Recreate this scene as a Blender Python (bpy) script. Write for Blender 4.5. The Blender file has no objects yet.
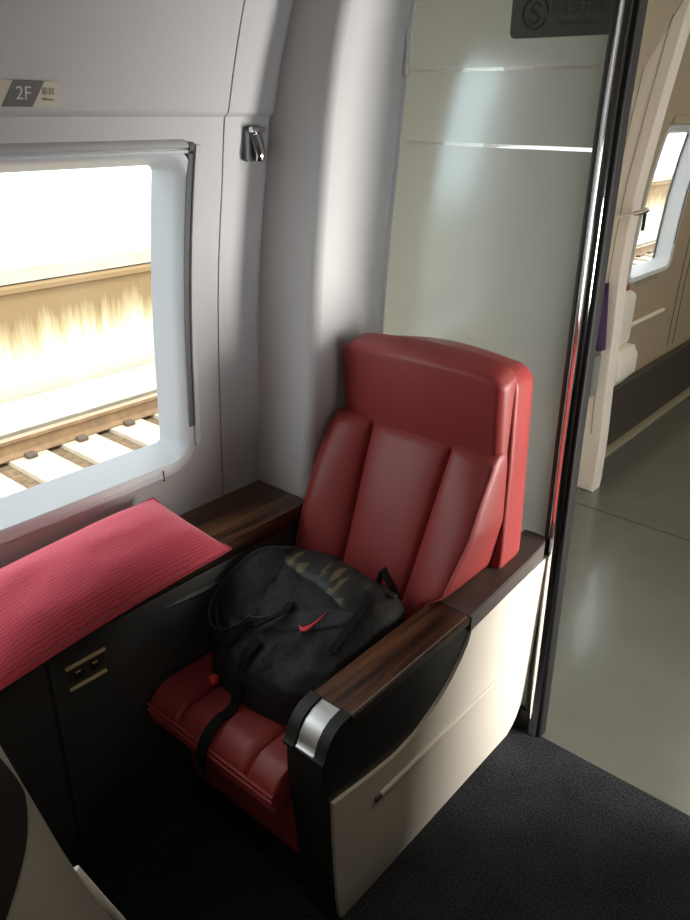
import bpy, bmesh, math, random
from mathutils import Vector, Matrix, noise
random.seed(7)
S = bpy.context.scene
COL = S.collection
PI = math.pi

# ------------------------------------------------------------------ materials
def new_mat(name):
    m = bpy.data.materials.new(name); m.use_nodes = True
    nt = m.node_tree
    return m, nt, nt.nodes['Principled BSDF']

def principled(name, col, rough=.5, metal=0., spec=.5, bump=None, vary=None, sheen=0., coat=0.):
    """bump = (scale, strength, distance); vary = (scale, amount) for a mottled colour"""
    m, nt, b = new_mat(name)
    b.inputs['Base Color'].default_value = (*col, 1)
    b.inputs['Roughness'].default_value = rough
    b.inputs['Metallic'].default_value = metal
    b.inputs['Specular IOR Level'].default_value = spec
    if sheen: b.inputs['Sheen Weight'].default_value = sheen
    if coat: b.inputs['Coat Weight'].default_value = coat
    N, L = nt.nodes.new, nt.links.new
    if bump or vary:
        tc = N('ShaderNodeTexCoord')
    if vary:
        n = N('ShaderNodeTexNoise'); n.inputs['Scale'].default_value = vary[0]; n.inputs['Detail'].default_value = 4
        L(tc.outputs['Object'], n.inputs['Vector'])
        r = N('ShaderNodeValToRGB')
        k = vary[1]
        r.color_ramp.elements[0].position = .3; r.color_ramp.elements[1].position = .7
        r.color_ramp.elements[0].color = (*[c*(1-k) for c in col], 1)
        r.color_ramp.elements[1].color = (*[min(1, c*(1+k)) for c in col], 1)
        L(n.outputs['Fac'], r.inputs['Fac']); L(r.outputs['Color'], b.inputs['Base Color'])
    if bump:
        n = N('ShaderNodeTexNoise'); n.inputs['Scale'].default_value = bump[0]; n.inputs['Detail'].default_value = 5
        L(tc.outputs['Object'], n.inputs['Vector'])
        bn = N('ShaderNodeBump'); bn.inputs['Strength'].default_value = bump[1]; bn.inputs['Distance'].default_value = bump[2]
        L(n.outputs['Fac'], bn.inputs['Height']); L(bn.outputs['Normal'], b.inputs['Normal'])
    return m

def wood_mat(name, c1, c2, axis='X', rough=.32):
    m, nt, b = new_mat(name); N, L = nt.nodes.new, nt.links.new
    tc = N('ShaderNodeTexCoord'); mp = N('ShaderNodeMapping')
    mp.inputs['Scale'].default_value = (1, .055, 1)          # grain runs along y
    L(tc.outputs['Object'], mp.inputs['Vector'])
    n1 = N('ShaderNodeTexNoise'); n1.inputs['Scale'].default_value = 62; n1.inputs['Detail'].default_value = 6; n1.inputs['Distortion'].default_value = .6
    n2 = N('ShaderNodeTexNoise'); n2.inputs['Scale'].default_value = 20; n2.inputs['Detail'].default_value = 3; n2.inputs['Distortion'].default_value = .8
    L(mp.outputs['Vector'], n1.inputs['Vector']); L(mp.outputs['Vector'], n2.inputs['Vector'])
    mx = N('ShaderNodeMath'); mx.operation = 'MULTIPLY_ADD'; mx.inputs[1].default_value = .45
    md = N('ShaderNodeMath'); md.operation = 'MULTIPLY'; md.inputs[1].default_value = .55
    L(n2.outputs['Fac'], md.inputs[0]); L(n1.outputs['Fac'], mx.inputs[0]); L(md.outputs[0], mx.inputs[2])
    r = N('ShaderNodeValToRGB')
    r.color_ramp.elements[0].position = .43; r.color_ramp.elements[1].position = .60
    r.color_ramp.elements[0].color = (*c1, 1); r.color_ramp.elements[1].color = (*c2, 1)
    L(mx.outputs[0], r.inputs['Fac']); L(r.outputs['Color'], b.inputs['Base Color'])
    b.inputs['Roughness'].default_value = rough
    return m

def pillow_mat():
    m, nt, b = new_mat('red_ribbed_cloth'); N, L = nt.nodes.new, nt.links.new
    tc = N('ShaderNodeTexCoord')
    nz = N('ShaderNodeTexNoise'); nz.inputs['Scale'].default_value = 9; nz.inputs['Detail'].default_value = 3
    L(tc.outputs['UV'], nz.inputs['Vector'])
    w = N('ShaderNodeTexWave'); w.bands_direction = 'Y'; w.inputs['Scale'].default_value = 11.5
    w.inputs['Distortion'].default_value = 5.0; w.inputs['Detail'].default_value = 2; w.inputs['Detail Scale'].default_value = 1.2
    L(tc.outputs['UV'], w.inputs['Vector'])
    r = N('ShaderNodeValToRGB'); r.color_ramp.elements[0].position = .02; r.color_ramp.elements[1].position = .28
    r.color_ramp.elements[0].color = (.52, .048, .085, 1); r.color_ramp.elements[1].color = (.74, .095, .145, 1)
    L(w.outputs['Fac'], r.inputs['Fac']); L(r.outputs['Color'], b.inputs['Base Color'])
    bn = N('ShaderNodeBump'); bn.inputs['Strength'].default_value = .5; bn.inputs['Distance'].default_value = .003
    L(r.outputs['Color'], bn.inputs['Height']); L(bn.outputs['Normal'], b.inputs['Normal'])
    b.inputs['Roughness'].default_value = .75; b.inputs['Sheen Weight'].default_value = .25
    b.inputs['Specular IOR Level'].default_value = .25
    return m

def carpet_mat():
    m, nt, b = new_mat('navy_carpet'); N, L = nt.nodes.new, nt.links.new
    tc = N('ShaderNodeTexCoord')
    n = N('ShaderNodeTexNoise'); n.inputs['Scale'].default_value = 170; n.inputs['Detail'].default_value = 6
    L(tc.outputs['Object'], n.inputs['Vector'])
    n2 = N('ShaderNodeTexNoise'); n2.inputs['Scale'].default_value = 9; n2.inputs['Detail'].default_value = 3
    L(tc.outputs['Object'], n2.inputs['Vector'])
    a = N('ShaderNodeMath'); a.operation = 'MULTIPLY_ADD'; a.inputs[1].default_value = .3
    L(n2.outputs['Fac'], a.inputs[0]); L(n.outputs['Fac'], a.inputs[2])
    r = N('ShaderNodeValToRGB'); r.color_ramp.elements[0].position = .5; r.color_ramp.elements[1].position = .85
    r.color_ramp.elements[0].color = (.012, .0135, .016, 1); r.color_ramp.elements[1].color = (.050, .053, .062, 1)
    L(a.outputs[0], r.inputs['Fac']); L(r.outputs['Color'], b.inputs['Base Color'])
    bn = N('ShaderNodeBump'); bn.inputs['Strength'].default_value = .8; bn.inputs['Distance'].default_value = .004
    L(n.outputs['Fac'], bn.inputs['Height']); L(bn.outputs['Normal'], b.inputs['Normal'])
    b.inputs['Roughness'].default_value = .95; b.inputs['Specular IOR Level'].default_value = .15
    return m

def frosted_mat():
    """satin-etched glass with two clear bands left in the etching"""
    m, nt, b = new_mat('frosted_glass'); N, L = nt.nodes.new, nt.links.new
    out = nt.nodes['Material Output']
    b.inputs['Base Color'].default_value = (.84, .92, .92, 1)
    b.inputs['Transmission Weight'].default_value = 1.0
    b.inputs['Roughness'].default_value = .32
    b.inputs['IOR'].default_value = 1.25
    tr = N('ShaderNodeBsdfTranslucent'); tr.inputs['Color'].default_value = (.40, .455, .475, 1)
    df = N('ShaderNodeBsdfDiffuse'); df.inputs['Color'].default_value = (.27, .30, .305, 1)
    m1 = N('ShaderNodeMixShader'); m1.inputs[0].default_value = .42
    L(tr.outputs[0], m1.inputs[1]); L(df.outputs[0], m1.inputs[2])
    m2 = N('ShaderNodeMixShader'); m2.inputs[0].default_value = .50
    L(b.outputs[0], m2.inputs[1]); L(m1.outputs[0], m2.inputs[2])
    # clear bands
    cl = N('ShaderNodeBsdfGlossy'); cl.inputs['Roughness'].default_value = .04; cl.inputs['Color'].default_value = (.75, .76, .74, 1)
    tp = N('ShaderNodeBsdfTransparent'); tp.inputs['Color'].default_value = (.85, .88, .86, 1)
    m3 = N('ShaderNodeMixShader'); m3.inputs[0].default_value = .45
    L(cl.outputs[0], m3.inputs[1]); L(tp.outputs[0], m3.inputs[2])
    tc = N('ShaderNodeTexCoord'); sx = N('ShaderNodeSeparateXYZ'); L(tc.outputs['Object'], sx.inputs[0])
    def band(zc):
        s = N('ShaderNodeMath'); s.operation = 'SUBTRACT'; s.inputs[1].default_value = zc; L(sx.outputs['Z'], s.inputs[0])
        a = N('ShaderNodeMath'); a.operation = 'ABSOLUTE'; L(s.outputs[0], a.inputs[0])
        c = N('ShaderNodeMath'); c.operation = 'LESS_THAN'; c.inputs[1].default_value = .0042; L(a.outputs[0], c.inputs[0])
        return c
    c1, c2 = band(1.807), band(1.642)
    mx = N('ShaderNodeMath'); mx.operation = 'MAXIMUM'; L(c1.outputs[0], mx.inputs[0]); L(c2.outputs[0], mx.inputs[1])
    # bands stop short of both ends of the pane
    g1 = N('ShaderNodeMath'); g1.operation = 'GREATER_THAN'; g1.inputs[1].default_value = -.30; L(sx.outputs['X'], g1.inputs[0])
    g2 = N('ShaderNodeMath'); g2.operation = 'LESS_THAN'; g2.inputs[1].default_value = .238; L(sx.outputs['X'], g2.inputs[0])
    g3 = N('ShaderNodeMath'); g3.operation = 'MULTIPLY'; L(g1.outputs[0], g3.inputs[0]); L(g2.outputs[0], g3.inputs[1])
    g4 = N('ShaderNodeMath'); g4.operation = 'MULTIPLY'; L(g3.outputs[0], g4.inputs[0]); L(mx.outputs[0], g4.inputs[1])
    m4 = N('ShaderNodeMixShader'); L(g4.outputs[0], m4.inputs[0]); L(m2.outputs[0], m4.inputs[1]); L(m3.outputs[0], m4.inputs[2])
    L(m4.outputs[0], out.inputs['Surface'])
    return m

def window_glass_mat():
    m, nt, b = new_mat('clear_window_glass'); N, L = nt.nodes.new, nt.links.new
    out = nt.nodes['Material Output']
    tp = N('ShaderNodeBsdfTransparent'); tp.inputs['Color'].default_value = (.93, .95, .94, 1)
    gl = N('ShaderNodeBsdfGlossy'); gl.inputs['Roughness'].default_value = .02
    fr = N('ShaderNodeFresnel'); fr.inputs['IOR'].default_value = 1.35
    mx = N('ShaderNodeMixShader'); ge = N('ShaderNodeNewGeometry'); iv = N('ShaderNodeMath'); iv.operation = 'SUBTRACT'; iv.inputs[0].default_value = 1; L(ge.outputs['Backfacing'], iv.inputs[1])
    ml = N('ShaderNodeMath'); ml.operation = 'MULTIPLY'; L(fr.outputs[0], ml.inputs[0]); L(iv.outputs[0], ml.inputs[1])
    L(ml.outputs[0], mx.inputs[0]); L(tp.outputs[0], mx.inputs[1]); L(gl.outputs[0], mx.inputs[2])
    L(mx.outputs[0], out.inputs['Surface'])
    return m

def stained_wall_mat():
    """pale concrete wall with brown run-off stains that hang from its top edge"""
    m, nt, b = new_mat('stained_concrete'); N, L = nt.nodes.new, nt.links.new
    tc = N('ShaderNodeTexCoord'); mp = N('ShaderNodeMapping'); mp.inputs['Scale'].default_value = (1, 5.0, .35)
    L(tc.outputs['Object'], mp.inputs['Vector'])
    n = N('ShaderNodeTexNoise'); n.inputs['Scale'].default_value = 1.6; n.inputs['Detail'].default_value = 6; n.inputs['Roughness'].default_value = .65
    L(mp.outputs['Vector'], n.inputs['Vector'])
    n2 = N('ShaderNodeTexNoise'); n2.inputs['Scale'].default_value = .55; n2.inputs['Detail'].default_value = 2
    L(tc.outputs['Object'], n2.inputs['Vector'])
    sx = N('ShaderNodeSeparateXYZ'); L(tc.outputs['Object'], sx.inputs[0])
    hz = N('ShaderNodeMapRange'); hz.inputs['From Min'].default_value = -.95; hz.inputs['From Max'].default_value = -.05
    hz.inputs['To Min'].default_value = -.32; hz.inputs['To Max'].default_value = .40
    L(sx.outputs['Z'], hz.inputs['Value'])
    a = N('ShaderNodeMath'); a.operation = 'ADD'; L(n.outputs['Fac'], a.inputs[0]); L(hz.outputs[0], a.inputs[1])
    a2 = N('ShaderNodeMath'); a2.operation = 'MULTIPLY_ADD'; a2.inputs[1].default_value = .5; L(n2.outputs['Fac'], a2.inputs[0]); L(a.outputs[0], a2.inputs[2])
    r = N('ShaderNodeValToRGB')
    e = r.color_ramp.elements
    e[0].position = .62; e[0].color = (.60, .57, .47, 1)
    e[1].position = .82; e[1].color = (.46, .37, .21, 1)
    k = e.new(1.0); k.color = (.27, .175, .085, 1)
    L(a2.outputs[0], r.inputs['Fac']); L(r.outputs['Color'], b.inputs['Base Color'])
    b.inputs['Roughness'].default_value = .9
    return m

M = {}
M['wall'] = principled('grey_wall_panel', (.56, .555, .56), .55, spec=.3, bump=(900, .05, .0006))
M['wall_dark'] = principled('dark_seam', (.06, .06, .06), .8)  # dark filler for the wall and floor seams
M['reveal'] = principled('white_window_surround', (.66, .69, .72), .38)
M['slot'] = principled('blind_guide_rubber', (.10, .105, .11), .6)
M['leather'] = principled('red_leather', (.31, .044, .043), .40, spec=.4, bump=(420, .12, .0008), vary=(3, .08))
M['leather_side'] = M['leather']
M['piping'] = principled('red_leather_piping', (.42, .06, .06), .4)
M['cream'] = principled('cream_moulded_plastic', (.78, .72, .62), .42, bump=(300, .03, .0005))
M['black_plastic'] = principled('black_satin_plastic', (.016, .016, .016), .45, spec=.35, bump=(500, .05, .0005))
M['console_grey'] = principled('charcoal_console_panel', (.040, .042, .042), .5)
M['taupe'] = principled('taupe_soft_pad', (.075, .063, .057), .48, bump=(500, .1, .0006))
M['silver'] = principled('brushed_silver_cap', (.62, .62, .62), .3, metal=.85)
M['chrome'] = principled('polished_chrome', (.80, .80, .80), .07, metal=1.)
M['rubber'] = principled('black_rubber', (.007, .007, .007), .6, spec=.15)
M['brass'] = principled('brass_trim', (.75, .62, .40), .45, metal=.35)
M['brass_dark'] = principled('dark_bronze_plate', (.06, .05, .035), .4, metal=.3)
M['wood'] = wood_mat('walnut_veneer', (.022, .008, .004), (.155, .066, .028))
M['wood_dark'] = wood_mat('walnut_edge', (.018, .008, .004), (.055, .024, .012))
M['pillow'] = pillow_mat()
M['carpet'] = carpet_mat()
M['vinyl'] = principled('olive_grey_vinyl_floor', (.125, .135, .118), .21, spec=1.0, coat=.25, bump=(60, .03, .001), vary=(5, .05))
M['frost'] = frosted_mat()
M['glass'] = window_glass_mat()
M['sticker'] = principled('dark_sign_film', (.060, .064, .050), .35)
M['sticker_mark'] = principled('sign_print', (.036, .039, .031), .4)
M['label_grey'] = principled('label_grey_print', (.13, .12, .115), .5)
M['label_cream'] = principled('label_cream_print', (.62, .57, .45), .5)
M['label_light'] = principled('label_white_print', (.62, .60, .57), .5)
M['label_tan'] = principled('label_tan_print', (.30, .26, .17), .5)
M['arch'] = principled('warm_cream_frame', (.84, .77, .70), .5)
M['far_wall'] = principled('beige_wall_panel', (.40, .335, .24), .5)
M['skirting'] = principled('dark_skirting_board', (.060, .055, .045), .5)
M['foot_trim'] = principled('pale_skirting_foot', (.30, .28, .21), .5)
M['ceiling'] = principled('ceiling_panel', (.26, .25, .23), .6)
M['bag'] = principled('black_nylon', (.014, .014, .015), .62, spec=.35, bump=(26, .55, .014))
M['bag_grey'] = principled('charcoal_nylon_patch', (.036, .040, .045), .7, spec=.3, bump=(700, .25, .0008))
M['bag_web'] = principled('black_webbing', (.008, .008, .009), .8, spec=.2)
M['bag_line'] = principled('grey_bag_piping', (.035, .036, .034), .6)
M['red_mark'] = principled('red_print', (.75, .05, .06), .5)
M['red_ball'] = principled('red_plastic_ball', (.75, .06, .04), .3)
M['purple'] = principled('purple_cloth', (.055, .022, .075), .9)
M['bin'] = principled('grey_green_plastic', (.20, .22, .19), .5)
M['white_plastic'] = principled('off_white_plastic', (.80, .76, .68), .4)
M['concrete'] = principled('pale_sleeper_concrete', (.50, .42, .32), .9, vary=(6, .12))
M['ballast'] = principled('brown_ballast', (.17, .115, .065), .95, vary=(14, .35), bump=(25, .6, .02))
M['rust'] = principled('rusty_rail_steel', (.24, .145, .075), .7, vary=(8, .2))
M['rust_light'] = principled('worn_rail_head', (.36, .27, .18), .5)
M['clip'] = principled('rusty_fastener', (.10, .07, .05), .8)
M['kerb'] = principled('bleached_concrete_kerb', (.46, .43, .36), .9, vary=(3, .12))
M['stain'] = stained_wall_mat()
M['facade'] = principled('pale_facade', (.50, .50, .49), .9)

# camo-like printed strip on the bag
def strip_mat():
    m, nt, b = new_mat('patterned_bag_strip'); N, L = nt.nodes.new, nt.links.new
    tc = N('ShaderNodeTexCoord'); v = N('ShaderNodeTexVoronoi'); v.inputs['Scale'].default_value = 52; v.feature = 'F1'
    v.inputs['Randomness'].default_value = 1.0
    mp = N('ShaderNodeMapping'); mp.inputs['Scale'].default_value = (1.15, .42, .8); mp.inputs['Rotation'].default_value = (0, 0, .7)
    L(tc.outputs['Object'], mp.inputs['Vector']); L(mp.outputs['Vector'], v.inputs['Vector'])
    r = N('ShaderNodeValToRGB'); r.color_ramp.interpolation = 'CONSTANT'
    e = r.color_ramp.elements; e[0].position = 0; e[0].color = (.012, .012, .012, 1)
    e[1].position = .62; e[1].color = (.11, .08, .035, 1)
    k = e.new(.70); k.color = (.012, .012, .012, 1); k = e.new(.80); k.color = (.10, .02, .016, 1); k = e.new(.84); k.color = (.012, .012, .012, 1)
    sp = N('ShaderNodeSeparateColor'); L(v.outputs['Color'], sp.inputs[0]); L(sp.outputs[0], r.inputs['Fac'])
    L(r.outputs['Color'], b.inputs['Base Color']); b.inputs['Roughness'].default_value = .55
    return m
M['strip'] = strip_mat()

# ------------------------------------------------------------------ helpers
def root(name, loc, label, cat, group=None):
    o = bpy.data.objects.new(name, None); COL.objects.link(o)
    o.location = loc; o['label'] = label; o['category'] = cat
    if group: o['group'] = group
    o.empty_display_size = .1
    return o

def world_loc(o):
    v = Vector(o.location)
    while o.parent:
        o = o.parent; v += Vector(o.location)
    return v

def link(name, bm, mat, parent=None, smooth=True, angle=38, kind=None, label=None, cat=None, group=None, uv=False):
    bmesh.ops.recalc_face_normals(bm, faces=bm.faces[:])
    me = bpy.data.meshes.new(name); bm.to_mesh(me); bm.free()
    if parent is not None:
        me.transform(Matrix.Translation(-world_loc(parent)))
    me.materials.append(mat)
    if smooth:
        me.polygons.foreach_set('use_smooth', [True]*len(me.polygons))
        me.set_sharp_from_angle(angle=math.radians(angle))
    o = bpy.data.objects.new(name, me); COL.objects.link(o)
    if parent is not None: o.parent = parent
    if kind: o['kind'] = kind
    if label: o['label'] = label
    if cat: o['category'] = cat
    if group: o['group'] = group
    return o

def struct(name, bm, mat, smooth=True):
    return link(name, bm, mat, smooth=smooth, kind='structure')

def bx(bm, x0, x1, y0, y1, z0, z1, bev=0, seg=2):
    r = bmesh.ops.create_cube(bm, size=1)
    vs = r['verts']
    for v in vs:
        v.co = Vector((x0+(v.co.x+.5)*(x1-x0), y0+(v.co.y+.5)*(y1-y0), z0+(v.co.z+.5)*(z1-z0)))
    if bev:
        es = list({e for v in vs for e in v.link_edges})
        bmesh.ops.bevel(bm, geom=es, offset=bev, segments=seg, profile=.5, affect='EDGES')
    return bm

def box(*a, **k): return bx(bmesh.new(), *a, **k)

def prism(bm, poly, d0, d1, axis, bev=0, seg=2):
    """polygon in the plane across 'axis', extruded from d0 to d1"""
    def put(p, d):
        if axis == 'y': return (p[0], d, p[1])
        if axis == 'x': return (d, p[0], p[1])
        return (p[0], p[1], d)
    a = [bm.verts.new(put(p, d0)) for p in poly]; b = [bm.verts.new(put(p, d1)) for p in poly]
    n = len(poly)
    fs = [bm.faces.new(a), bm.faces.new(b[::-1])]
    for i in range(n): fs.append(bm.faces.new((a[i], b[i], b[(i+1) % n], a[(i+1) % n])))
    if bev:
        es = list({e for f in fs[:2] for e in f.edges})
        bmesh.ops.bevel(bm, geom=es, offset=bev, segments=seg, profile=.5, affect='EDGES')
    return bm

def tube(bm, pts, r, seg=10, closed=False, rfun=None):
    pts = [Vector(p) for p in pts]; n = len(pts); rings = []
    prev = None
    for i, p in enumerate(pts):
        a = pts[(i-1) % n] if (closed or i > 0) else pts[i]
        b = pts[(i+1) % n] if (closed or i < n-1) else pts[i]
        t = (b-a).normalized()
        if prev is None:
            u = t.orthogonal().normalized()
        else:
            u = (prev - t*prev.dot(t)).normalized()
        prev = u; w = t.cross(u)
        rr = rfun(i/(n-1)) if rfun else r
        rings.append([bm.verts.new(p + (u*math.cos(k*2*PI/seg) + w*math.sin(k*2*PI/seg))*rr) for k in range(seg)])
    m = n if closed else n-1
    for i in range(m):
        A, B = rings[i], rings[(i+1) % n]
        for k in range(seg):
            bm.faces.new((A[k], A[(k+1) % seg], B[(k+1) % seg], B[k]))
    if not closed:
        bm.faces.new(rings[0]); bm.faces.new(rings[-1][::-1])
    return bm

def spline(pts, n=8):
    P = [Vector(p) for p in pts]; out = []
    for i in range(len(P)-1):
        p0 = P[max(i-1, 0)]; p1 = P[i]; p2 = P[i+1]; p3 = P[min(i+2, len(P)-1)]
        for k in range(n):
            t = k/n
            out.append(.5*((2*p1) + (-p0+p2)*t + (2*p0-5*p1+4*p2-p3)*t*t + (-p0+3*p1-3*p2+p3)*t**3))
    out.append(P[-1]); return out

def interp(x, xs, ys):
    if x <= xs[0]: return ys[0]
    for i in range(len(xs)-1):
        if x <= xs[i+1]:
            return ys[i] + (ys[i+1]-ys[i])*(x-xs[i])/(xs[i+1]-xs[i])
    return ys[-1]

def smooth_interp(x, xs, ys):
    # Catmull-Rom through the knots
    n = len(xs)
    if x <= xs[0]: return ys[0]
    if x >= xs[-1]: return ys[-1]
    for i in range(n-1):
        if x <= xs[i+1]: break
    h = xs[i+1]-xs[i]; t = (x-xs[i])/h
    def sl(j):
        if j == 0: return (ys[1]-ys[0])/(xs[1]-xs[0])
        if j == n-1: return (ys[-1]-ys[-2])/(xs[-1]-xs[-2])
        return (ys[j+1]-ys[j-1])/(xs[j+1]-xs[j-1])
    m0, m1 = sl(i)*h, sl(i+1)*h
    return (2*t**3-3*t*t+1)*ys[i] + (t**3-2*t*t+t)*m0 + (-2*t**3+3*t*t)*ys[i+1] + (t**3-t*t)*m1

def grid_solid(bm, nu, nv, front, back):
    """closed body between two nu x nv point grids"""
    A = [[bm.verts.new(front(i/(nu-1), j/(nv-1))) for j in range(nv)] for i in range(nu)]
    B = [[bm.verts.new(back(i/(nu-1), j/(nv-1))) for j in range(nv)] for i in range(nu)]
    for G, fl in ((A, 0), (B, 1)):
        for i in range(nu-1):
            for j in range(nv-1):
                q = (G[i][j], G[i+1][j], G[i+1][j+1], G[i][j+1])
                bm.faces.new(q if not fl else q[::-1])
    for j in range(nv-1):
        bm.faces.new((A[0][j], A[0][j+1], B[0][j+1], B[0][j])); bm.faces.new((A[-1][j+1], A[-1][j], B[-1][j], B[-1][j+1]))
    for i in range(nu-1):
        bm.faces.new((A[i+1][0], A[i][0], B[i][0], B[i+1][0])); bm.faces.new((A[i][-1], A[i+1][-1], B[i+1][-1], B[i][-1]))
    return bm

def text_bm(body, size, place, depth=.0006):
    """text as a thin solid; place maps (u, v, w) to world"""
    c = bpy.data.curves.new('text', 'FONT'); c.body = body; c.size = size; c.extrude = depth/2
    c.align_x = 'CENTER'; c.align_y = 'CENTER'; c.resolution_u = 3
    o = bpy.data.objects.new('text', c); COL.objects.link(o)
    bpy.context.view_layer.update()
    me = bpy.data.meshes.new_from_object(o.evaluated_get(bpy.context.evaluated_depsgraph_get()))
    bpy.data.objects.remove(o); bpy.data.curves.remove(c)
    bm = bmesh.new(); bm.from_mesh(me); bpy.data.meshes.remove(me)
    for v in bm.verts: v.co = Vector(place(v.co.x, v.co.y, v.co.z))
    return bm

# ------------------------------------------------------------------ the car body
ZK = [0, .75, 1.1, 1.3, 1.5, 1.7, 1.9, 2.05, 2.2, 2.34]
XK = [-1.480, -1.474, -1.462, -1.449, -1.423, -1.383, -1.322, -1.255, -1.150, -1.0]
def xw(z): return smooth_interp(z, ZK, XK)

def rrect(y0, y1, z0, z1, r, n=8):
    pts = []
    for cy, cz, a0 in ((y1-r, z1-r, 0), (y0+r, z1-r, 90), (y0+r, z0+r, 180), (y1-r, z0+r, 270)):
        for k in range(n+1):
            a = math.radians(a0 + 90*k/n); pts.append((cy+r*math.cos(a), cz+r*math.sin(a)))
    return pts

def dense(loop, step=.05):
    out = []
    for i, p in enumerate(loop):
        q = loop[(i+1) % len(loop)]
        d = math.hypot(q[0]-p[0], q[1]-p[1]); n = max(1, int(d/step))
        for k in range(n): out.append((p[0]+(q[0]-p[0])*k/n, p[1]+(q[1]-p[1])*k/n))
    return out

def wall_bm(y0, y1, thick=.085, step=None, z0=0., sgn=1):
    zs = [2.34*i/46 for i in range(47)]
    if step: zs = sorted(set(zs + [step-.008, step-.004, step, step+.004, step+.012]))
    zs = [z for z in zs if z >= z0]
    def X(z): return xw(z) + (interp(z, [1.56, step-.008, step, step+.004], [0, -.011, -.001, 0]) if step else 0)
    poly = [(sgn*X(z), z) for z in zs] + [(sgn*(xw(z)-thick), z) for z in reversed(zs)]
    return prism(bmesh.new(), poly, y0, y1, 'y')

def cut(o, cutters):
    for bm in cutters:
        bmesh.ops.recalc_face_normals(bm, faces=bm.faces[:])
        me = bpy.data.meshes.new('cutter'); bm.to_mesh(me); bm.free()
        c = bpy.data.objects.new('cutter', me); COL.objects.link(c)
        md = o.modifiers.new('cut', 'BOOLEAN'); md.operation = 'DIFFERENCE'; md.object = c; md.solver = 'EXACT'
        bpy.context.view_layer.update()
        nm = bpy.data.meshes.new_from_object(o.evaluated_get(bpy.context.evaluated_depsgraph_get()))
        o.modifiers.clear(); old = o.data; o.data = nm; bpy.data.meshes.remove(old)
        bpy.data.objects.remove(c); bpy.data.meshes.remove(me)
        o.data.polygons.foreach_set('use_smooth', [True]*len(o.data.polygons)); o.data.set_sharp_from_angle(angle=math.radians(30))

YP = 1.745                    # partition plane
# floors
struct('floor_carpet', box(-1.48, 1.48, -1.7, YP, -.05, 0), M['carpet'], False)
struct('floor_vinyl', box(-1.48, 1.48, YP, 9.0, -.05, -.001), M['vinyl'], False)
# left wall of the cabin
w = struct('wall_left', wall_bm(-1.7, 1.2285, step=1.707), M['wall'])
WIN1 = (-.16, 1.147, .868, 1.650)
cut(w, [prism(bmesh.new(), rrect(WIN1[0]+.006, WIN1[1]-.006, WIN1[2]+.006, WIN1[3]-.006, .085), -1.7, -1.2, 'x')])
struct('wall_left_corner', wall_bm(1.2325, 1.40, step=1.707), M['wall'])
struct('trim_1', prism(bmesh.new(), [(xw(z)-.020, z) for z in [i*.1 for i in range(24)]] + [(xw(z)-.05, z) for z in [i*.1 for i in range(23, -1, -1)]], 1.2280, 1.2325, 'y'), M['wall_dark'], False)

# corner casing between the wall and the glass
def casing():
    bm = bmesh.new(); zs = [2.34*i/40 for i in range(41)]; loops = []
    for z in zs:
        ex = smooth_interp(z, [0, .74, .95, 1.3, 1.53, 1.735, 1.92, 2.1, 2.34], [-1.322, -1.322, -1.271, -1.251, -1.232, -1.208, -1.169, -1.10, -.98])
        if z < .9: ex = interp(z, [0, .70, .9], [-1.30, -1.30, -1.276])
        gx = smooth_interp(z, [0, 1.13, 1.376, 1.572, 1.791, 1.96, 2.34], [-1.36, -1.344, -1.332, -1.314, -1.296, -1.278, -1.19])
        r = .030; pl = []
        pl.append((xw(z)-.06, 1.368)); pl.append((xw(z)+.012, 1.368))
        for k in range(9):
            a = math.radians(-90 + 82*k/8); pl.append((ex-r+r*math.cos(a), 1.368+r+r*math.sin(a)))
        pl.append((gx+(ex-gx)*.30, 1.64)); pl.append((gx, 1.74)); pl.append((gx-.004, 1.752)); pl.append((xw(z)-.06, 1.752))
        loops.append([bm.verts.new((x, y, z)) for x, y in pl])
    for A, B in zip(loops, loops[1:]):
        n = len(A)
        for k in range(n): bm.faces.new((A[k], A[(k+1) % n], B[(k+1) % n], B[k]))
    bm.faces.new(loops[0]); bm.faces.new(loops[-1][::-1])
    return bm
struct('wall_corner_casing', casing(), M['wall'])

# window with its moulded surround
def ring_surround(y0, y1, z0, z1, gy0, gy1, gz0, gz1, r_out, r_in, depth):
    bm = bmesh.new(); n = 10
    spec = []
    for t, px in ((0, -.006), (0, .005), (.08, .0095), (.40, .0085), (.52, .004), (.7, None), (1, None)):
        lo = rrect(y0+(gy0-y0)*t, y1+(gy1-y1)*t, z0+(gz0-z0)*t, z1+(gz1-z1)*t, r_out+(r_in-r_out)*t, n)
        spec.append((lo, px, t))
    loops = []
    for lo, px, t in spec:
        # subdivide each straight side so that it follows the wall's curve
        pts = []
        for i, p in enumerate(lo):
            q = lo[(i+1) % len(lo)]
            pts.append(p)
            if (i+1) % (n+1) == 0:
                for k in range(1, 12): pts.append((p[0]+(q[0]-p[0])*k/12, p[1]+(q[1]-p[1])*k/12))
        vs = []
        for (y, z) in pts:
            off = px if px is not None else .004 + (-depth-.004)*(t-.52)/.48
            vs.append(bm.verts.new((xw(z)+off, y, z)))
        loops.append(vs)
    for A, B in zip(loops, loops[1:]):
        m = len(A)
        for k in range(m): bm.faces.new((A[k], A[(k+1) % m], B[(k+1) % m], B[k]))
    return bm

def pane(gy0, gy1, gz0, gz1, off, r, th=.006):
    bm = bmesh.new(); zs = [gz0 + (gz1-gz0)*i/12 for i in range(13)]
    return grid_solid(bm, 2, 13, lambda u, v: (xw(gz0+(gz1-gz0)*v)+off+th, gy0+(gy1-gy0)*u, gz0+(gz1-gz0)*v),
                      lambda u, v: (xw(gz0+(gz1-gz0)*v)+off, gy0+(gy1-gy0)*u, gz0+(gz1-gz0)*v))

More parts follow.
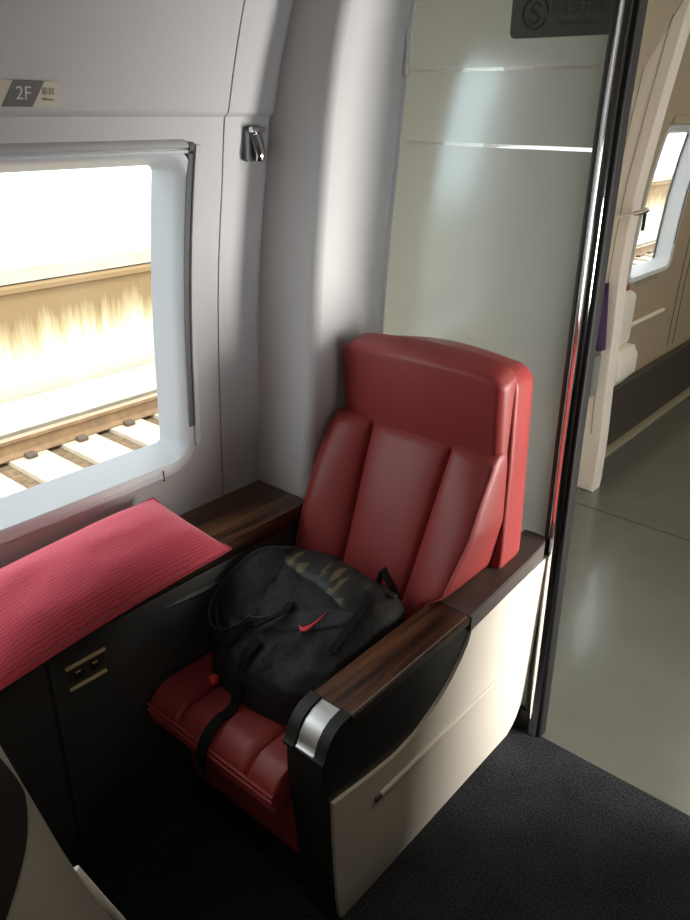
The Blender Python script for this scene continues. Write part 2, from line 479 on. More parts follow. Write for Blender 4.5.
win = bpy.data.objects.new('window_1', None); COL.objects.link(win); win.location = (-1.46, .49, .87); win['kind'] = 'structure'
link('window_surround', ring_surround(*WIN1, -.10, 1.092, .930, 1.602, .095, .014, .078), M['reveal'], win)
link('window_pane', pane(-.13, 1.115, .905, 1.625, -.084, .03), M['glass'], win)
sb = bmesh.new(); tube(sb, [(xw(.868)+.004, y, .874) for y in (-.05, .2, .5, .8, 1.030)], .008, 12)
link('window_sill_lip', sb, M['reveal'], win)
jt = box(xw(.9)-.006, xw(.87)+.0125, 1.031, 1.0325, .864, .893); link('sill_joint', jt, M['label_grey'], win)

# roller blind rail above the window, and the dark guide slot beside it
bl = root('window_blind', (xw(1.64), .5, 1.64), 'grey roller blind rail along the top of the window', 'window blind')
rb = bmesh.new()
prism(rb, [(xw(1.66)-.012, 1.658), (xw(1.65)+.006, 1.652), (xw(1.64)+.013, 1.647), (xw(1.64)+.015, 1.642), (xw(1.64)+.008, 1.638), (xw(1.63)-.012, 1.636)], -.12, 1.118, 'y')
link('blind_housing', rb, M['wall'], bl)
rb = bmesh.new(); tube(rb, [(xw(1.63)+.010, y, 1.633) for y in (-.12, .3, .7, 1.118)], .0042, 10)
link('blind_bar', rb, M['reveal'], bl)
rb = bmesh.new(); tube(rb, [(xw(1.638)+.008, 1.118, 1.642), (xw(1.638)+.008, 1.131, 1.642)], .010, 14)
link('end_plug', rb, M['slot'], bl)
def slot_bm():
    zs = [.985 + (1.628-.985)*i/16 for i in range(17)]
    return grid_solid(bmesh.new(), 2, 17, lambda u, v: (xw(.985+.643*v)+.0102, 1.121+.0155*u, .985+.643*v), lambda u, v: (xw(.985+.643*v)-.01, 1.121+.0155*u, .985+.643*v))
link('guide_slot', slot_bm(), M['slot'], bl)
# raised edge of the panel beyond the slot
def edge_strip():
    return grid_solid(bmesh.new(), 2, 24, lambda u, v: (xw(.93+.715*v)+(.016 if u < .5 else .002), 1.136+(.014 if u < .5 else .024)*(u if u > .5 else 0) , .93+.715*v), lambda u, v: (xw(.93+.715*v)-.004, 1.136+.024*u, .93+.715*v))
struct('trim_2', edge_strip(), M['wall'])

# seat number label on the wall
lab = root('seat_label', (xw(1.736), .74, 1.736), 'grey and cream seat number strip reading 2F above the window', 'sign')
def on_wall(off):
    def f(u, v, w):      # u along +y, v up
        z = 1.736 + v
        return (xw(z)+.004+off+w, u, z)
    return f
def quad_plate(pts, off, th=.0012):
    bm = bmesh.new(); f = on_wall(off)
    a = [bm.verts.new(f(y, v, th)) for y, v in pts]; b = [bm.verts.new(f(y, v, -.004)) for y, v in pts]
    n = len(pts); bm.faces.new(a); bm.faces.new(b[::-1])
    for i in range(n): bm.faces.new((a[i], b[i], b[(i+1) % n], a[(i+1) % n]))
    return bm
hh = .0205
rr = [( .823-.006+.006*math.cos(math.radians(a)), hh-.006+.006*math.sin(math.radians(a))) for a in (0, 30, 60, 90)]
rl = [( .823-.006+.006*math.cos(math.radians(a)), -hh+.006+.006*math.sin(math.radians(a))) for a in (-90, -60, -30, 0)]
link('plate', quad_plate([(.60, -hh)] + rl + rr + [(.60, hh)], 0), M['label_cream'], lab, False)
link('number_band', quad_plate([(.7146, -hh), (.771, -hh), (.7935, hh), (.7368, hh)], .0012), M['label_grey'], lab, False)
f0 = on_wall(.0026)
link('number', text_bm('2F', .030, lambda u, v, w: f0(.7545+u, v, w)), M['label_light'], lab, False)
link('seat_position_text', text_bm('靠窗', .0125, lambda u, v, w: f0(.8005+u, .004+v, w)), M['label_tan'], lab, False)
link('small_text', text_bm('Window', .0062, lambda u, v, w: f0(.8005+u, -.0085+v, w)), M['label_grey'], lab, False)

# coat hook
hk = root('coat_hook', (xw(1.64), 1.31, 1.64), 'small chrome flip-out coat hook on the grey wall', 'hook')
hb = bmesh.new(); prism(hb, [(y, z) for y, z in rrect(1.287, 1.335, 1.606, 1.680, .008, 4)], xw(1.65)-.012, xw(1.64)+.007, 'x', .0015)
link('back_plate', hb, M['slot'], hk)
def hook_leaf():
    prof = [(0, 1.676), (.008, 1.664), (.013, 1.648), (.019, 1.630), (.022, 1.616), (.018, 1.607)]
    return grid_solid(bmesh.new(), 7, 6,
        lambda u, v: (xw(1.64)+.010+smooth_interp(v, [i/5 for i in range(6)], [p[0] for p in prof])-.006*(2*u-1)**2, 1.300+.006*v+(.036-.014*v)*u, interp(v, [i/5 for i in range(6)], [p[1] for p in prof])),
        lambda u, v: (xw(1.64)+.005+smooth_interp(v, [i/5 for i in range(6)], [p[0] for p in prof])-.006*(2*u-1)**2, 1.300+.006*v+(.036-.014*v)*u, interp(v, [i/5 for i in range(6)], [p[1] for p in prof])-.002))
link('hook_leaf', hook_leaf(), M['chrome'], hk)
hb = bmesh.new(); tube(hb, [(xw(1.67)+.012, 1.292, 1.674), (xw(1.67)+.012, 1.334, 1.674)], .006, 12)
link('hinge_pin', hb, M['chrome'], hk)

# screw hole in the casing
link('screw_cap', tube(bmesh.new(), [(-1.300, 1.700, 1.862), (-1.2915, 1.698, 1.862)], .0045, 10), M['slot'], label='tiny dark screw cap on the grey corner casing', cat='screw')

# ------------------------------------------------------------------ glass partition
pt = root('glass_partition', (-1.0, YP+.012, 0), 'tall frosted glass screen with chrome edge post behind the red seat', 'partition')
link('glass_pane', box(-1.40, -.742, YP+.007, YP+.017, .074, 2.34), M['frost'], pt, False)
link('base_block', box(-.80, -.722, YP-.012, YP+.036, 0, .072, .004), M['black_plastic'], pt)
def post_bm(x0, x1, y0, y1, lean):
    zs = [0, .5, .95, 1.3, 1.5, 1.72, 1.92, 2.1, 2.34]; dx = [.015, .004, -.006, -.010, -.012, -.013, -.010, -.006, 0]
    bm = bmesh.new(); loops = []
    for z, d in zip(zs, dx):
        loops.append([bm.verts.new((x+d*lean, y, z)) for x, y in rrect(x0, x1, y0, y1, min(x1-x0, y1-y0)*.48, 5)])
    for A, B in zip(loops, loops[1:]):
        n = len(A)
        for k in range(n): bm.faces.new((A[k], A[(k+1) % n], B[(k+1) % n], B[k]))
    bm.faces.new(loops[0]); bm.faces.new(loops[-1][::-1])
    return bm
link('edge_post', post_bm(-.744, -.706, YP-.020, YP+.040, 1), M['chrome'], pt, angle=60)
link('rubber_edge', post_bm(-.712, -.696, YP-.012, YP+.034, 1), M['rubber'], pt)
link('glass_channel', post_bm(-.758, -.744, YP-.004, YP+.026, 1), M['console_grey'], pt)
link('bottom_channel', box(-.84, -.745, YP+.004, YP+.020, .068, .080, .002), M['silver'], pt)
def edge_glow():
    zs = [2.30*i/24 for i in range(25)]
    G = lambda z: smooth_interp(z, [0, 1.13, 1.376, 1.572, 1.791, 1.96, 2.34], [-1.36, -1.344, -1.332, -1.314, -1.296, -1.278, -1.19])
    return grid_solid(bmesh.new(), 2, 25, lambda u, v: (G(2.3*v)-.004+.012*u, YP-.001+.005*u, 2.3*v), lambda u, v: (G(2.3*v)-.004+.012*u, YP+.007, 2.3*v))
link('edge_glow_strip', edge_glow(), M['reveal'], pt, label='thin white strip painting the glow along the glass edge')  # white strip standing in for the bright glow of the glass edge
link('glass_clamp', box(-1.34, -1.281, YP-.010, YP+.006, 1.795, 1.905, .003), M['wall'], pt)

struct('trim_8', box(-1.44, .0, 3.243, 3.248, -.001, .0006), M['wall_dark'], False)
# dark sign on the glass
sg = root('glass_sign', (-.876, YP+.006, 1.91), 'dark grey rounded sign stuck at the top of the frosted glass', 'sign')
prs = bmesh.new(); prism(prs, rrect(-1.004, -.748, 1.8665, 1.965, .014, 5), YP+.0045, YP+.0065, 'y')
link('sign_plate', prs, M['sticker'], sg, False)
em = bmesh.new(); tube(em, [(-.946+.030*math.cos(a), YP+.0042, 1.915+.030*math.sin(a)) for a in [k*PI/16 for k in range(32)]], .0032, 6, closed=True)
sp = spline([(-.934, YP+.0042, 1.928), (-.948, YP+.0042, 1.932), (-.956, YP+.0042, 1.922), (-.944, YP+.0042, 1.913), (-.937, YP+.0042, 1.904), (-.946, YP+.0042, 1.896), (-.958, YP+.0042, 1.900)], 5)
tube(em, sp, .0034, 6)
link('round_emblem', em, M['sticker_mark'], sg)
link('sign_text', text_bm('商务座', .045, lambda u, v, w: (-.842+u, YP+.0040-w, 1.925+v)), M['sticker_mark'], sg, False)
link('sign_small_text', text_bm('Business Class', .015, lambda u, v, w: (-.842+u, YP+.0040-w, 1.893+v)), M['sticker_mark'], sg, False)

# ------------------------------------------------------------------ side console under the window
XC = -1.275
cn = root('side_console', (-1.38, .4, 0), 'dark side console with walnut top running under the window', 'console')
cb = bmesh.new(); bx(cb, -1.474, XC-.006, -.55, 1.364, .0, .715)
link('body', cb, M['console_grey'], cn, False)
link('wooden_top', box(-1.474, XC, -.55, 1.364, .720, .745, .004), M['wood'], cn)
link('top_edge', box(-1.40, XC-.001, -.55, 1.364, .695, .7195, .003), M['wood_dark'], cn)
# front panels with a seam at y = .573
link('front_panel', box(XC-.012, XC, .576, 1.300, .10, .694, .003), M['console_grey'], cn)
link('front_door', box(XC-.012, XC, -.30, .568, .10, .694, .003), M['console_grey'], cn)
# moulded swell under the top edge
sw = bmesh.new(); tube(sw, spline([(XC-.016, .80, .668), (XC-.010, .86, .655), (XC-.008, 1.0, .645), (XC-.010, 1.12, .64), (XC-.016, 1.2, .632)], 6), .012, 8, rfun=lambda t: .011*math.sin(PI*min(max(t, .05), .95))+.002)
link('arm_swell', sw, M['console_grey'], cn)
# slotted air grille by the floor
gr = bmesh.new()
for k in range(9):
    y = .600+.024*k; bx(gr, XC-.002, XC+.004, y, y+.011, .12, .235)
link('air_grille', gr, M['black_plastic'], cn, False)
for k in range(1):
    pass
so = link('socket_plate', box(XC-.002, XC+.004, .609, .698, .588, .640, .002), M['brass_dark'], cn)
link('brass_rail', box(XC+.002, XC+.009, .606, .702, .637, .645, .002), M['brass'], so, label='upper brass rail')
link('brass_rail', box(XC+.002, XC+.009, .609, .699, .581, .589, .002), M['brass'], so, label='lower brass rail')
for y in (.632, .673):
    s_ = bmesh.new(); tube(s_, [(XC+.003, y, .615), (XC+.0065, y, .615)], .0125, 14)
    link('socket', s_, M['brass'] if False else M['black_plastic'], so)
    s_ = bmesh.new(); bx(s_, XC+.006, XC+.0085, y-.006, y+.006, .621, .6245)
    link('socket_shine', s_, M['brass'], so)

# ------------------------------------------------------------------ red pillow
def pillow():
    nu, nv = 64, 40
    A = Vector((-1.180, .40, .750)); Bv = Vector((-1.232, 1.040, .756))     # lower front edge (left, right)
    C_ = Vector((-1.432, .975, .848)); D = Vector((-1.425, .36, .815))      # upper edge by the wall
    n = ((Bv-A).cross(D-A)).normalized()
    if n.z < 0: n = -n
    bm = bmesh.new(); uvl = bm.loops.layers.uv.new('UVMap')
    def P(u, v, sgn):
        # pinched outline
        uu = 2*u-1; vv = 2*v-1
        pu = .5+.5*uu*(1-.035*(1-vv*vv)*(abs(uu)**4)); pv = .5+.5*vv*(1-.06*(1-uu*uu)*(abs(vv)**4))
        base = (A*(1-pu)+Bv*pu)*(1-pv) + (D*(1-pu)+C_*pu)*pv
        t = (max(0, 1-abs(uu)**3.2)**.62)*(max(0, 1-abs(vv)**2.6)**.62)
        wr = noise.noise(Vector((u*5, v*4, sgn*3)))*.006*t
        if sgn > 0:
            d = .074*t + wr
            return base + n*d
        d = .022*t
        return base - n*d*(.6) + Vector((0, 0, 0))
    F = [[bm.verts.new(P(i/nu, j/nv, 1)) for j in range(nv+1)] for i in range(nu+1)]
    G = [[F[i][j] if i in (0, nu) or j in (0, nv) else bm.verts.new(P(i/nu, j/nv, -1)) for j in range(nv+1)] for i in range(nu+1)]
    for Gd, fl in ((F, 0), (G, 1)):
        for i in range(nu):
            for j in range(nv):
                q = [(i, j), (i+1, j), (i+1, j+1), (i, j+1)]
                if fl: q = q[::-1]
                try: f = bm.faces.new([Gd[a][b] for a, b in q])
                except ValueError: continue
                for lp, (a, b) in zip(f.loops, q): lp[uvl].uv = (a/nu*1.7, b/nv)
    return bm, [P(i/40, 0, 1) for i in range(41)] + [P(1, j/20, 1) for j in range(1, 21)] + [P(1-i/40, 1, 1) for i in range(1, 41)] + [P(0, 1-j/20, 1) for j in range(1, 20)]
pb, seam = pillow()
pr = root('pillow', (-1.32, .7, .75), 'red ribbed pillow lying on the walnut console below the window', 'pillow')
link('pillow_body', pb, M['pillow'], pr, angle=80)
sm = bmesh.new(); tube(sm, seam, .004, 6, closed=True); link('seam_piping', sm, M['pillow'], pr)

# ------------------------------------------------------------------ the red seat
st = root('train_seat', (-1.06, 1.25, 0), 'red leather train seat with wide walnut-topped armrest facing the camera', 'seat')
ZB = [.44, .65, .75, .87, .95, 1.02]
def edge_y(z, side):      # front edge of the wings (side 0 = window, 1 = aisle)
    return smooth_interp(z, ZB, [1.262, 1.312, 1.358, 1.418, 1.468, 1.50] if side else [1.250, 1.300, 1.332, 1.388, 1.432, 1.47])
def mid_y(z):
    return smooth_interp(z, ZB, [1.262, 1.338, 1.378, 1.425, 1.458, 1.487])
ZT0, ZT1 = .44, .985
def xl_out(z): return -1.272+.010*max(0, (z-.75))
def xr_out(z): return interp(z, [.44, .63, .66, .8, .95, 1.02], [-.858, -.846, -.800, -.778, -.782, -.79])
def seam_l(z): return interp(z, [.44, .65, 1.0], [-1.140, -1.136, -1.158])
def seam_r(z): return interp(z, [.44, .62, .98], [-.935, -.925, -.908])
def puff(s, p=4.): return max(0., 1-abs(2*s-1)**p)**(1/p)

def back_panel(xa, xb, ya, yb, bul, crown):
    def front(u, v):
        z = ZT0+(ZT1-ZT0)*v
        x = xa(z)+(xb(z)-xa(z))*u
        y = ya(z)+(yb(z)-ya(z))*u
        return (x, y + .022 - bul*puff(u, 3.2)*puff(v, 9) - crown*math.sin(PI*u), z)
    def back(u, v):
        z = ZT0+(ZT1-ZT0)*v
        return (xa(z)+(xb(z)-xa(z))*u, 1.535, z)
    return grid_solid(bmesh.new(), 25, 41, front, back)
link('back_centre_panel', back_panel(seam_l, seam_r, mid_y, mid_y, .024, .004), M['leather'], st, angle=60)
link('back_bolster', back_panel(xl_out, seam_l, lambda z: edge_y(z, 0), mid_y, .026, .006), M['leather'], st, angle=60, label='window-side back bolster')
link('back_bolster', back_panel(seam_r, xr_out, mid_y, lambda z: edge_y(z, 1), .026, .006), M['leather'], st, angle=60, label='aisle-side back bolster')
# piping along the wing edges
for side, xo in ((0, xl_out), (1, xr_out)):
    pts = [(xo(z)+(-.005 if side else .005), edge_y(z, side)+.006, z) for z in [.5+.023*i for i in range(21)]]
    link('wing_piping', tube(bmesh.new(), pts, .0035, 6), M['piping'], st)

# headrest
def headrest():
    bm = bmesh.new(); nu, nv = 41, 25
    def zt(u): return 1.187 - .016*(2*u-1)**2 - .026*(abs(2*u-1)**14) + .006*u
    def zb(u): return .936 - .026*math.sin(PI*u)**.7 - .010*u + .020*(abs(2*u-1)**18)
    def front(u, v):
        x = -1.268 + (.483)*u
        z = zb(u)+(zt(u)-zb(u))*v
        y = 1.497 + (1.474-1.497)*v - .014*math.sin(PI*u)*1 - .018*puff(u, 18)*puff(v, 12) + .018
        return (x, y, z)
    def back(u, v):
        x = -1.268 + .483*u
        z = zb(u)+(zt(u)-zb(u))*v
        return (x, 1.538, z+.012*v)
    return grid_solid(bm, nu, nv, front, back)
link('headrest', headrest(), M['leather'], st, angle=60)
# back shell
def shell():
    def prof(u, y):
        return None
    bm = bmesh.new(); loops = []
    def outline(ins, zb):
        # front-view outline: rounded top corners
        x0, x1, zt, r = -1.273+ins, -.770-ins, 1.199-ins, .050
        pts = [(x0+.0, zb), (x1-.012, zb), (x1, .70), (x1-.004, .95)]
        for k in range(9):
            a = math.radians(90*k/8); pts.append((x1-.010-r+r*math.cos(a), zt-.020-r+r*math.sin(a)))
        for k in range(1, 8):
            t = k/8; pts.append((x1-.010-r+(x0+.010+r-x1+.010+r)*t, zt-.020+.018*math.sin(PI*t)-.008*t))
        for k in range(9):
            a = math.radians(90+90*k/8); pts.append((x0+.010+r+r*math.cos(a), zt-.028-r+r*math.sin(a)))
        pts.append((x0+.003, .95)); pts.append((x0, .70))
        return pts
    for y, ins in ((1.532, .006), (1.536, .001), (1.545, 0), (1.60, -.0), (1.622, .004), (1.632, .014)):
        loops.append([bm.verts.new((x, y+ (max(0, .95-z)*.05 if y > 1.58 else 0), z)) for x, z in outline(ins, .30)])
    for A, B in zip(loops, loops[1:]):
        n = len(A)
        for k in range(n): bm.faces.new((A[k], A[(k+1) % n], B[(k+1) % n], B[k]))
    bm.faces.new(loops[0]); bm.faces.new(loops[-1][::-1])
    return bm
link('back_shell', shell(), M['leather_side'], st, angle=50)

# cushion in three sewn panels
def cushion(x0, x1, crown=.012):
    y0, y1 = .792, 1.34
    def top(u, v):
        x = x0+(x1-x0)*u; y = y0+(y1-y0)*v
        z = .468 - .016 + .016*puff(u, 8) + crown*math.sin(PI*u)*0 - .004*v
        if v < .12:
            t = 1-v/.12; z -= .040*t**2.6
        return (x, y, z)
    def bot(u, v):
        return (x0+(x1-x0)*u, y0+.004+(y1-y0)*v, .375)
    return grid_solid(bmesh.new(), 17, 49, top, bot)
for xa, xb, lb in ((-1.272, -1.165, 'window-side cushion section'), (-1.164, -.936, None), (-.935, -.847, 'aisle-side cushion section')):
    link('seat_cushion', cushion(xa, xb), M['leather'], st, angle=60, label=lb)
for dz, dy in ((.425, -.0005), (.412, -.0025)):
    link('front_piping', tube(bmesh.new(), [(x, .7915+dy, dz) for x in (-1.27, -1.1, -.95, -.85)], .0035, 6), M['piping'], st)
# dark leather apron / folded leg rest and plinth
def apron():
    return grid_solid(bmesh.new(), 9, 17, lambda u, v: (-1.270+.422*u, .895+.02*(1-v)-.010*puff(v, 4), .10+.276*v), lambda u, v: (-1.270+.422*u, .95, .10+.276*v))
link('leg_rest', apron(), M['leather'], st)
link('plinth', box(-1.268, -.85, .91, 1.62, 0, .36, .005), M['black_plastic'], st)

# armrest block
def x_out(z): return smooth_interp(z, [0, .1, .25, .45, .66], [-.766, -.752, -.7465, -.743, -.738])
Y0, Y1 = .8, 1.738
def z_top(y):
    if y < .905: return interp(y, [.828, .832, .842, .858, .878, .905], [.535, .565, .592, .612, .624, .628])
    return interp(y, [.905, 1.335, 1.70, 1.738], [.628, .630, .664, .664])
def z_lo_body(y): return interp(y, [.828, .840, .852, .862, .872, .882, .892, 1.690, 1.712, 1.728, 1.738], [.50, .38, .26, .16, .08, .02, 0, 0, .06, .17, .26])
def arm_body():
    ys = sorted(set([.828, .830, .832, .837, .842, .85, .858, .868, .878, .892, .905] + [.92+.02*i for i in range(41)] + [1.69, 1.70, 1.712, 1.72, 1.728, 1.734, 1.738]))
    n = len(ys)
    def Z(u, v):
        y = ys[round(u*(n-1))]; return y, z_lo_body(y)+(z_top(y)-z_lo_body(y))*v
    def fo(u, v):
        y, z = Z(u, v); return (x_out(z)-.005, y, z)
    def fi(u, v):
        y, z = Z(u, v); return (interp(y, [1.335, 1.738], [-.842, -.818]), y, z)
    return grid_solid(bmesh.new(), n, 15, fo, fi)
link('armrest_body', arm_body(), M['black_plastic'], st, angle=30)
def cream_panel():
    ys = sorted(set([.856, .859, .862, .867, .872, .878, .884, .89, .896, .904, .91, .916] + [.94+.02*i for i in range(39)] + [1.33, 1.335, 1.342, 1.346, 1.350, 1.356, 1.71, 1.718, 1.726, 1.732, 1.736]))
    n = len(ys)
    YU = [.856, .97, 1.07, 1.15, 1.23, 1.28, 1.32, 1.342, 1.350, 1.356, 1.738]; ZU = [.434, .414, .402, .412, .446, .480, .522, .556, .582, .594, .618]
    YL = [.856, .862, .872, .884, .904, .916, 1.690, 1.712, 1.728, 1.736]; ZL = [.425, .32, .20, .10, .02, .001, .001, .06, .17, .26]
    def Z(u, v):
        y = ys[round(u*(n-1))]; a = interp(y, YL, ZL); b = interp(y, YU, ZU); return y, a+(b-a)*v
    return grid_solid(bmesh.new(), n, 15, lambda u, v: (lambda y, z: (x_out(z)+.004, y, z))(*Z(u, v)), lambda u, v: (lambda y, z: (x_out(z)-.012, y, z))(*Z(u, v)))
cp = link('side_panel', cream_panel(), M['cream'], st, angle=30, label='cream side panel of the armrest')
link('rub_rail', tube(bmesh.new(), [(x_out(.32)+.003, y, .327-.006*(y-1.0)) for y in (1.015, 1.2, 1.4, 1.55, 1.652)], .0085, 10), M['cream'], cp)
link('rail_end', tube(bmesh.new(), [(x_out(.32)+.003, .997, .327), (x_out(.32)+.003, 1.015, .327)], .0088, 10), M['taupe'], cp)
# walnut top
def strip(y0, y1, xa, xb, th, lift, bev=.004):
    n = 13
    def T(u, v):
        y = y0+(y1-y0)*v; x = xa(y)+(xb(y)-xa(y))*u
        e = min(u, 1-u)*(xb(y)-xa(y)); z = z_top(y)+lift-(bev-min(e, bev))*.8
        return (x, y, z)
    def Bt(u, v):
        x, y, z = T(u, v); return (x, y, z_top(y)-th)
    us = [0, .02, .045, .5, .955, .98, 1]
    bm = bmesh.new()
    return grid_solid(bm, 7, n, lambda u, v: T(us[round(u*6)], v), lambda u, v: Bt(us[round(u*6)], v))
link('armrest_wood', strip(.905, 1.337, lambda y: -.843, lambda y: -.738, .012, .006), M['wood'], st, angle=30)
link('wood_edge', strip(.905, 1.341, lambda y: -.7405, lambda y: -.7345, .016, .004, .001), M['wood_dark'], st)
link('armrest_pad', strip(1.337, 1.739, lambda y: interp(y, [1.337, 1.739], [-.845, -.815]), lambda y: interp(y, [1.337, 1.60, 1.71, 1.739], [-.731, -.731, -.736, -.752]), .036, .008, .006), M['taupe'], st, angle=30)
# rounded nose with a silver cap
def nose(xa, xb, out, y_end=.905):
    pts = [(y_end, z_top(y_end)+out)]
    for y in (.89, .878, .868, .858, .85, .842, .837, .832): pts.append((y-out*.7, z_top(y)+out*.8))
    pts += [(.828-out, .566), (.83-out, .556), (.845, .556), (.865, .60), (y_end, .61)]
    return prism(bmesh.new(), pts, xa, xb, 'x')
link('nose_cap', nose(-.815, -.767, .004), M['silver'], st, angle=50, label='silver cap on the armrest nose')
link('nose_cheek', nose(-.845, -.817, .009), M['black_plastic'], st, angle=50)
link('nose_cheek', nose(-.765, -.738, .009), M['black_plastic'], st, angle=50)

# ------------------------------------------------------------------ black bag on the seat
CX, CY, CZ = -1.065, 1.085, .471
FOOT = [(-1.258, .985), (-1.262, 1.10), (-1.258, 1.222), (-1.10, 1.252), (-.90, 1.255), (-.852, 1.240), (-.850, 1.10), (-.862, .985), (-.925, .925), (-1.02, .905), (-1.10, .905), (-1.19, .925)]
def foot_r(a):
    def hit(an):
        dx, dy = math.cos(an), math.sin(an); best = .2
        n = len(FOOT)
        for i in range(n):
            x1, y1 = FOOT[i][0]-CX, FOOT[i][1]-CY; x2, y2 = FOOT[(i+1) % n][0]-CX, FOOT[(i+1) % n][1]-CY
            den = dx*(y2-y1)-dy*(x2-x1)
            if abs(den) < 1e-9: continue
            t = (x1*(y2-y1)-y1*(x2-x1))/den; s = (x1*dy-y1*dx)/den
            if t > 0 and -1e-6 <= s <= 1+1e-6: best = t
        return best
    return sum(hit(a+d) for d in (-.12, -.06, 0, .06, .12))/5
def bag_h(x, y):
    h = interp(y, [.90, 1.0, 1.10, 1.20, 1.29], [.120, .172, .212, .240, .238])
    h *= interp(x, [-1.27, -1.18, -.98, -.86], [1.0, 1.0, .96, .92])
    return h
def bag_pt(a, t, lump=True):
    R = foot_r(a); r = R*math.sin(t)**.52
    x, y = CX+r*math.cos(a), CY+r*math.sin(a)
    z = CZ + bag_h(x, y)*max(0., math.cos(t))**.34
    if lump:
        p = Vector((x, y, z))
        k = noise.noise(p*9)*.011 + abs(noise.noise(Vector((x*16+3, y*9, z*10))))*-.013 + noise.noise(p*30)*.003
        fold = noise.noise(Vector((x*5, y*5, 7)))*2.2 + (x*.55+y*.85)*62
        k += .010*(abs(math.sin(fold))**.7-.6)*max(0, min(1, (1.20-y)*9))*max(0, min(1, (-1.08-x)*12))
        k *= min(1, t*2.2+.45)*min(1, (PI/2-t)*2+.25)
        nrm = Vector((math.cos(a)*math.sin(t), math.sin(a)*math.sin(t), math.cos(t)))
        q = p+nrm*k; q.y += max(0, q.z-CZ)*.19*max(0, min(1, (q.y-1.0)*4))
        q.z = max(q.z, CZ); q.x = max(-1.262, min(-.850, q.x))
        return q
    return Vector((x, y, z))
def on_bag(x, y, off=.004):
    a = math.atan2(y-CY, x-CX); R = foot_r(a); r = math.hypot(x-CX, y-CY)
    q = min(1, (r/R)); t = math.asin(min(1, q**(1/.52)))
    p = bag_pt(a, t)
    nrm = Vector((math.cos(a)*math.sin(t), math.sin(a)*math.sin(t), math.cos(t)+.2)).normalized()
    return p + nrm*off
bg = root('sports_bag', (CX, CY, CZ), 'black sports bag with a red tick mark lying on the red seat', 'bag')
def bag_body():
    bm = bmesh.new(); na, nt = 120, 46
    top = bm.verts.new(bag_pt(0, 0)); rings = []
    for j in range(1, nt+1):
        t = PI/2*j/nt
        rings.append([bm.verts.new(bag_pt(2*PI*i/na, t)) for i in range(na)])
    for i in range(na): bm.faces.new((top, rings[0][i], rings[0][(i+1) % na]))
    for A, B in zip(rings, rings[1:]):
        for i in range(na): bm.faces.new((A[i], B[i], B[(i+1) % na], A[(i+1) % na]))
    bm.faces.new(rings[-1][::-1])
    return bm
link('bag_body', bag_body(), M['bag'], bg, angle=75)
def patch(fun, nu, nv, th=.003, base=.0035):
    """fun(u, v) -> plan x, y; a thin sheet that lies on the bag"""
    return grid_solid(bmesh.new(), nu, nv, lambda u, v: on_bag(*fun(u, v), base+th-.006*max(abs(2*u-1)**12, abs(2*v-1)**12)), lambda u, v: on_bag(*fun(u, v), base-.010))
def bil(p00, p10, p11, p01):
    def f(u, v):
        return tuple((p00[k]*(1-u)+p10[k]*u)*(1-v)+(p01[k]*(1-u)+p11[k]*u)*v for k in (0, 1))
    return f
link('patterned_strip', patch(bil((-1.246, 1.140), (-.945, 1.112), (-.940, 1.212), (-1.246, 1.226)), 40, 8), M['strip'], bg, angle=70)
def grey_patch(u, v):
    x = -1.060+.150*u; w = .060*math.sin(PI*(.12+.80*u))**.6
    return (x, 1.005+.105*u+(v-.5)*w)
link('front_patch', patch(grey_patch, 26, 8), M['bag_grey'], bg, angle=70)
# red tick emblem: a curved, tapering tick
def tick():
    bm = bmesh.new()
    up = [(0, .30), (.04, .12), (.12, .02), (.24, .01), (.45, .16), (.7, .36), (1.0, .62)]
    lo = [(0, .30), (.07, .20), (.14, .16), (.25, .165), (.46, .255), (.7, .41), (1.0, .62)]
    sc = .060; ox, oy = -.998, 1.026
    ca, sa = math.cos(.75), math.sin(.75)
    def pl(p):
        x, y = p[0]*sc, (p[1]-.25)*sc*1.05
        return (ox+x*ca-y*sa, oy+x*sa+y*ca)
    A = [bm.verts.new(on_bag(*pl(p), .0095)) for p in up]; B = [bm.verts.new(on_bag(*pl(p), .0095)) for p in lo]
    A2 = [bm.verts.new(on_bag(*pl(p), .003)) for p in up]; B2 = [bm.verts.new(on_bag(*pl(p), .003)) for p in lo]
    n = len(A)
    for i in range(n-1):
        bm.faces.new((A[i], A[i+1], B[i+1], B[i])); bm.faces.new((A2[i], B2[i], B2[i+1], A2[i+1]))
        bm.faces.new((A[i], A2[i], A2[i+1], A[i+1])); bm.faces.new((B[i], B[i+1], B2[i+1], B2[i]))
    return bm
link('tick_emblem', tick(), M['red_mark'], bg, label='red curved tick emblem')
def ribbon(pts, wv, th):
    bm = bmesh.new(); P = [Vector(p) for p in pts]; n = len(P)
    rows = []
    for i, p in enumerate(P):
        t = (P[min(i+1, n-1)]-P[max(i-1, 0)]).normalized()
        s = Vector(wv) - t*Vector(wv).dot(t)
        s.normalize(); m = t.cross(s).normalized()
        w = .5*(wv_len if False else Vector(wv).length)
        rows.append([bm.verts.new(p+s*w+m*th), bm.verts.new(p-s*w+m*th), bm.verts.new(p-s*w-m*th), bm.verts.new(p+s*w-m*th)])
    for A, B in zip(rows, rows[1:]):
        for k in range(4): bm.faces.new((A[k], A[(k+1) % 4], B[(k+1) % 4], B[k]))
    bm.faces.new(rows[0]); bm.faces.new(rows[-1][::-1])
    return bm
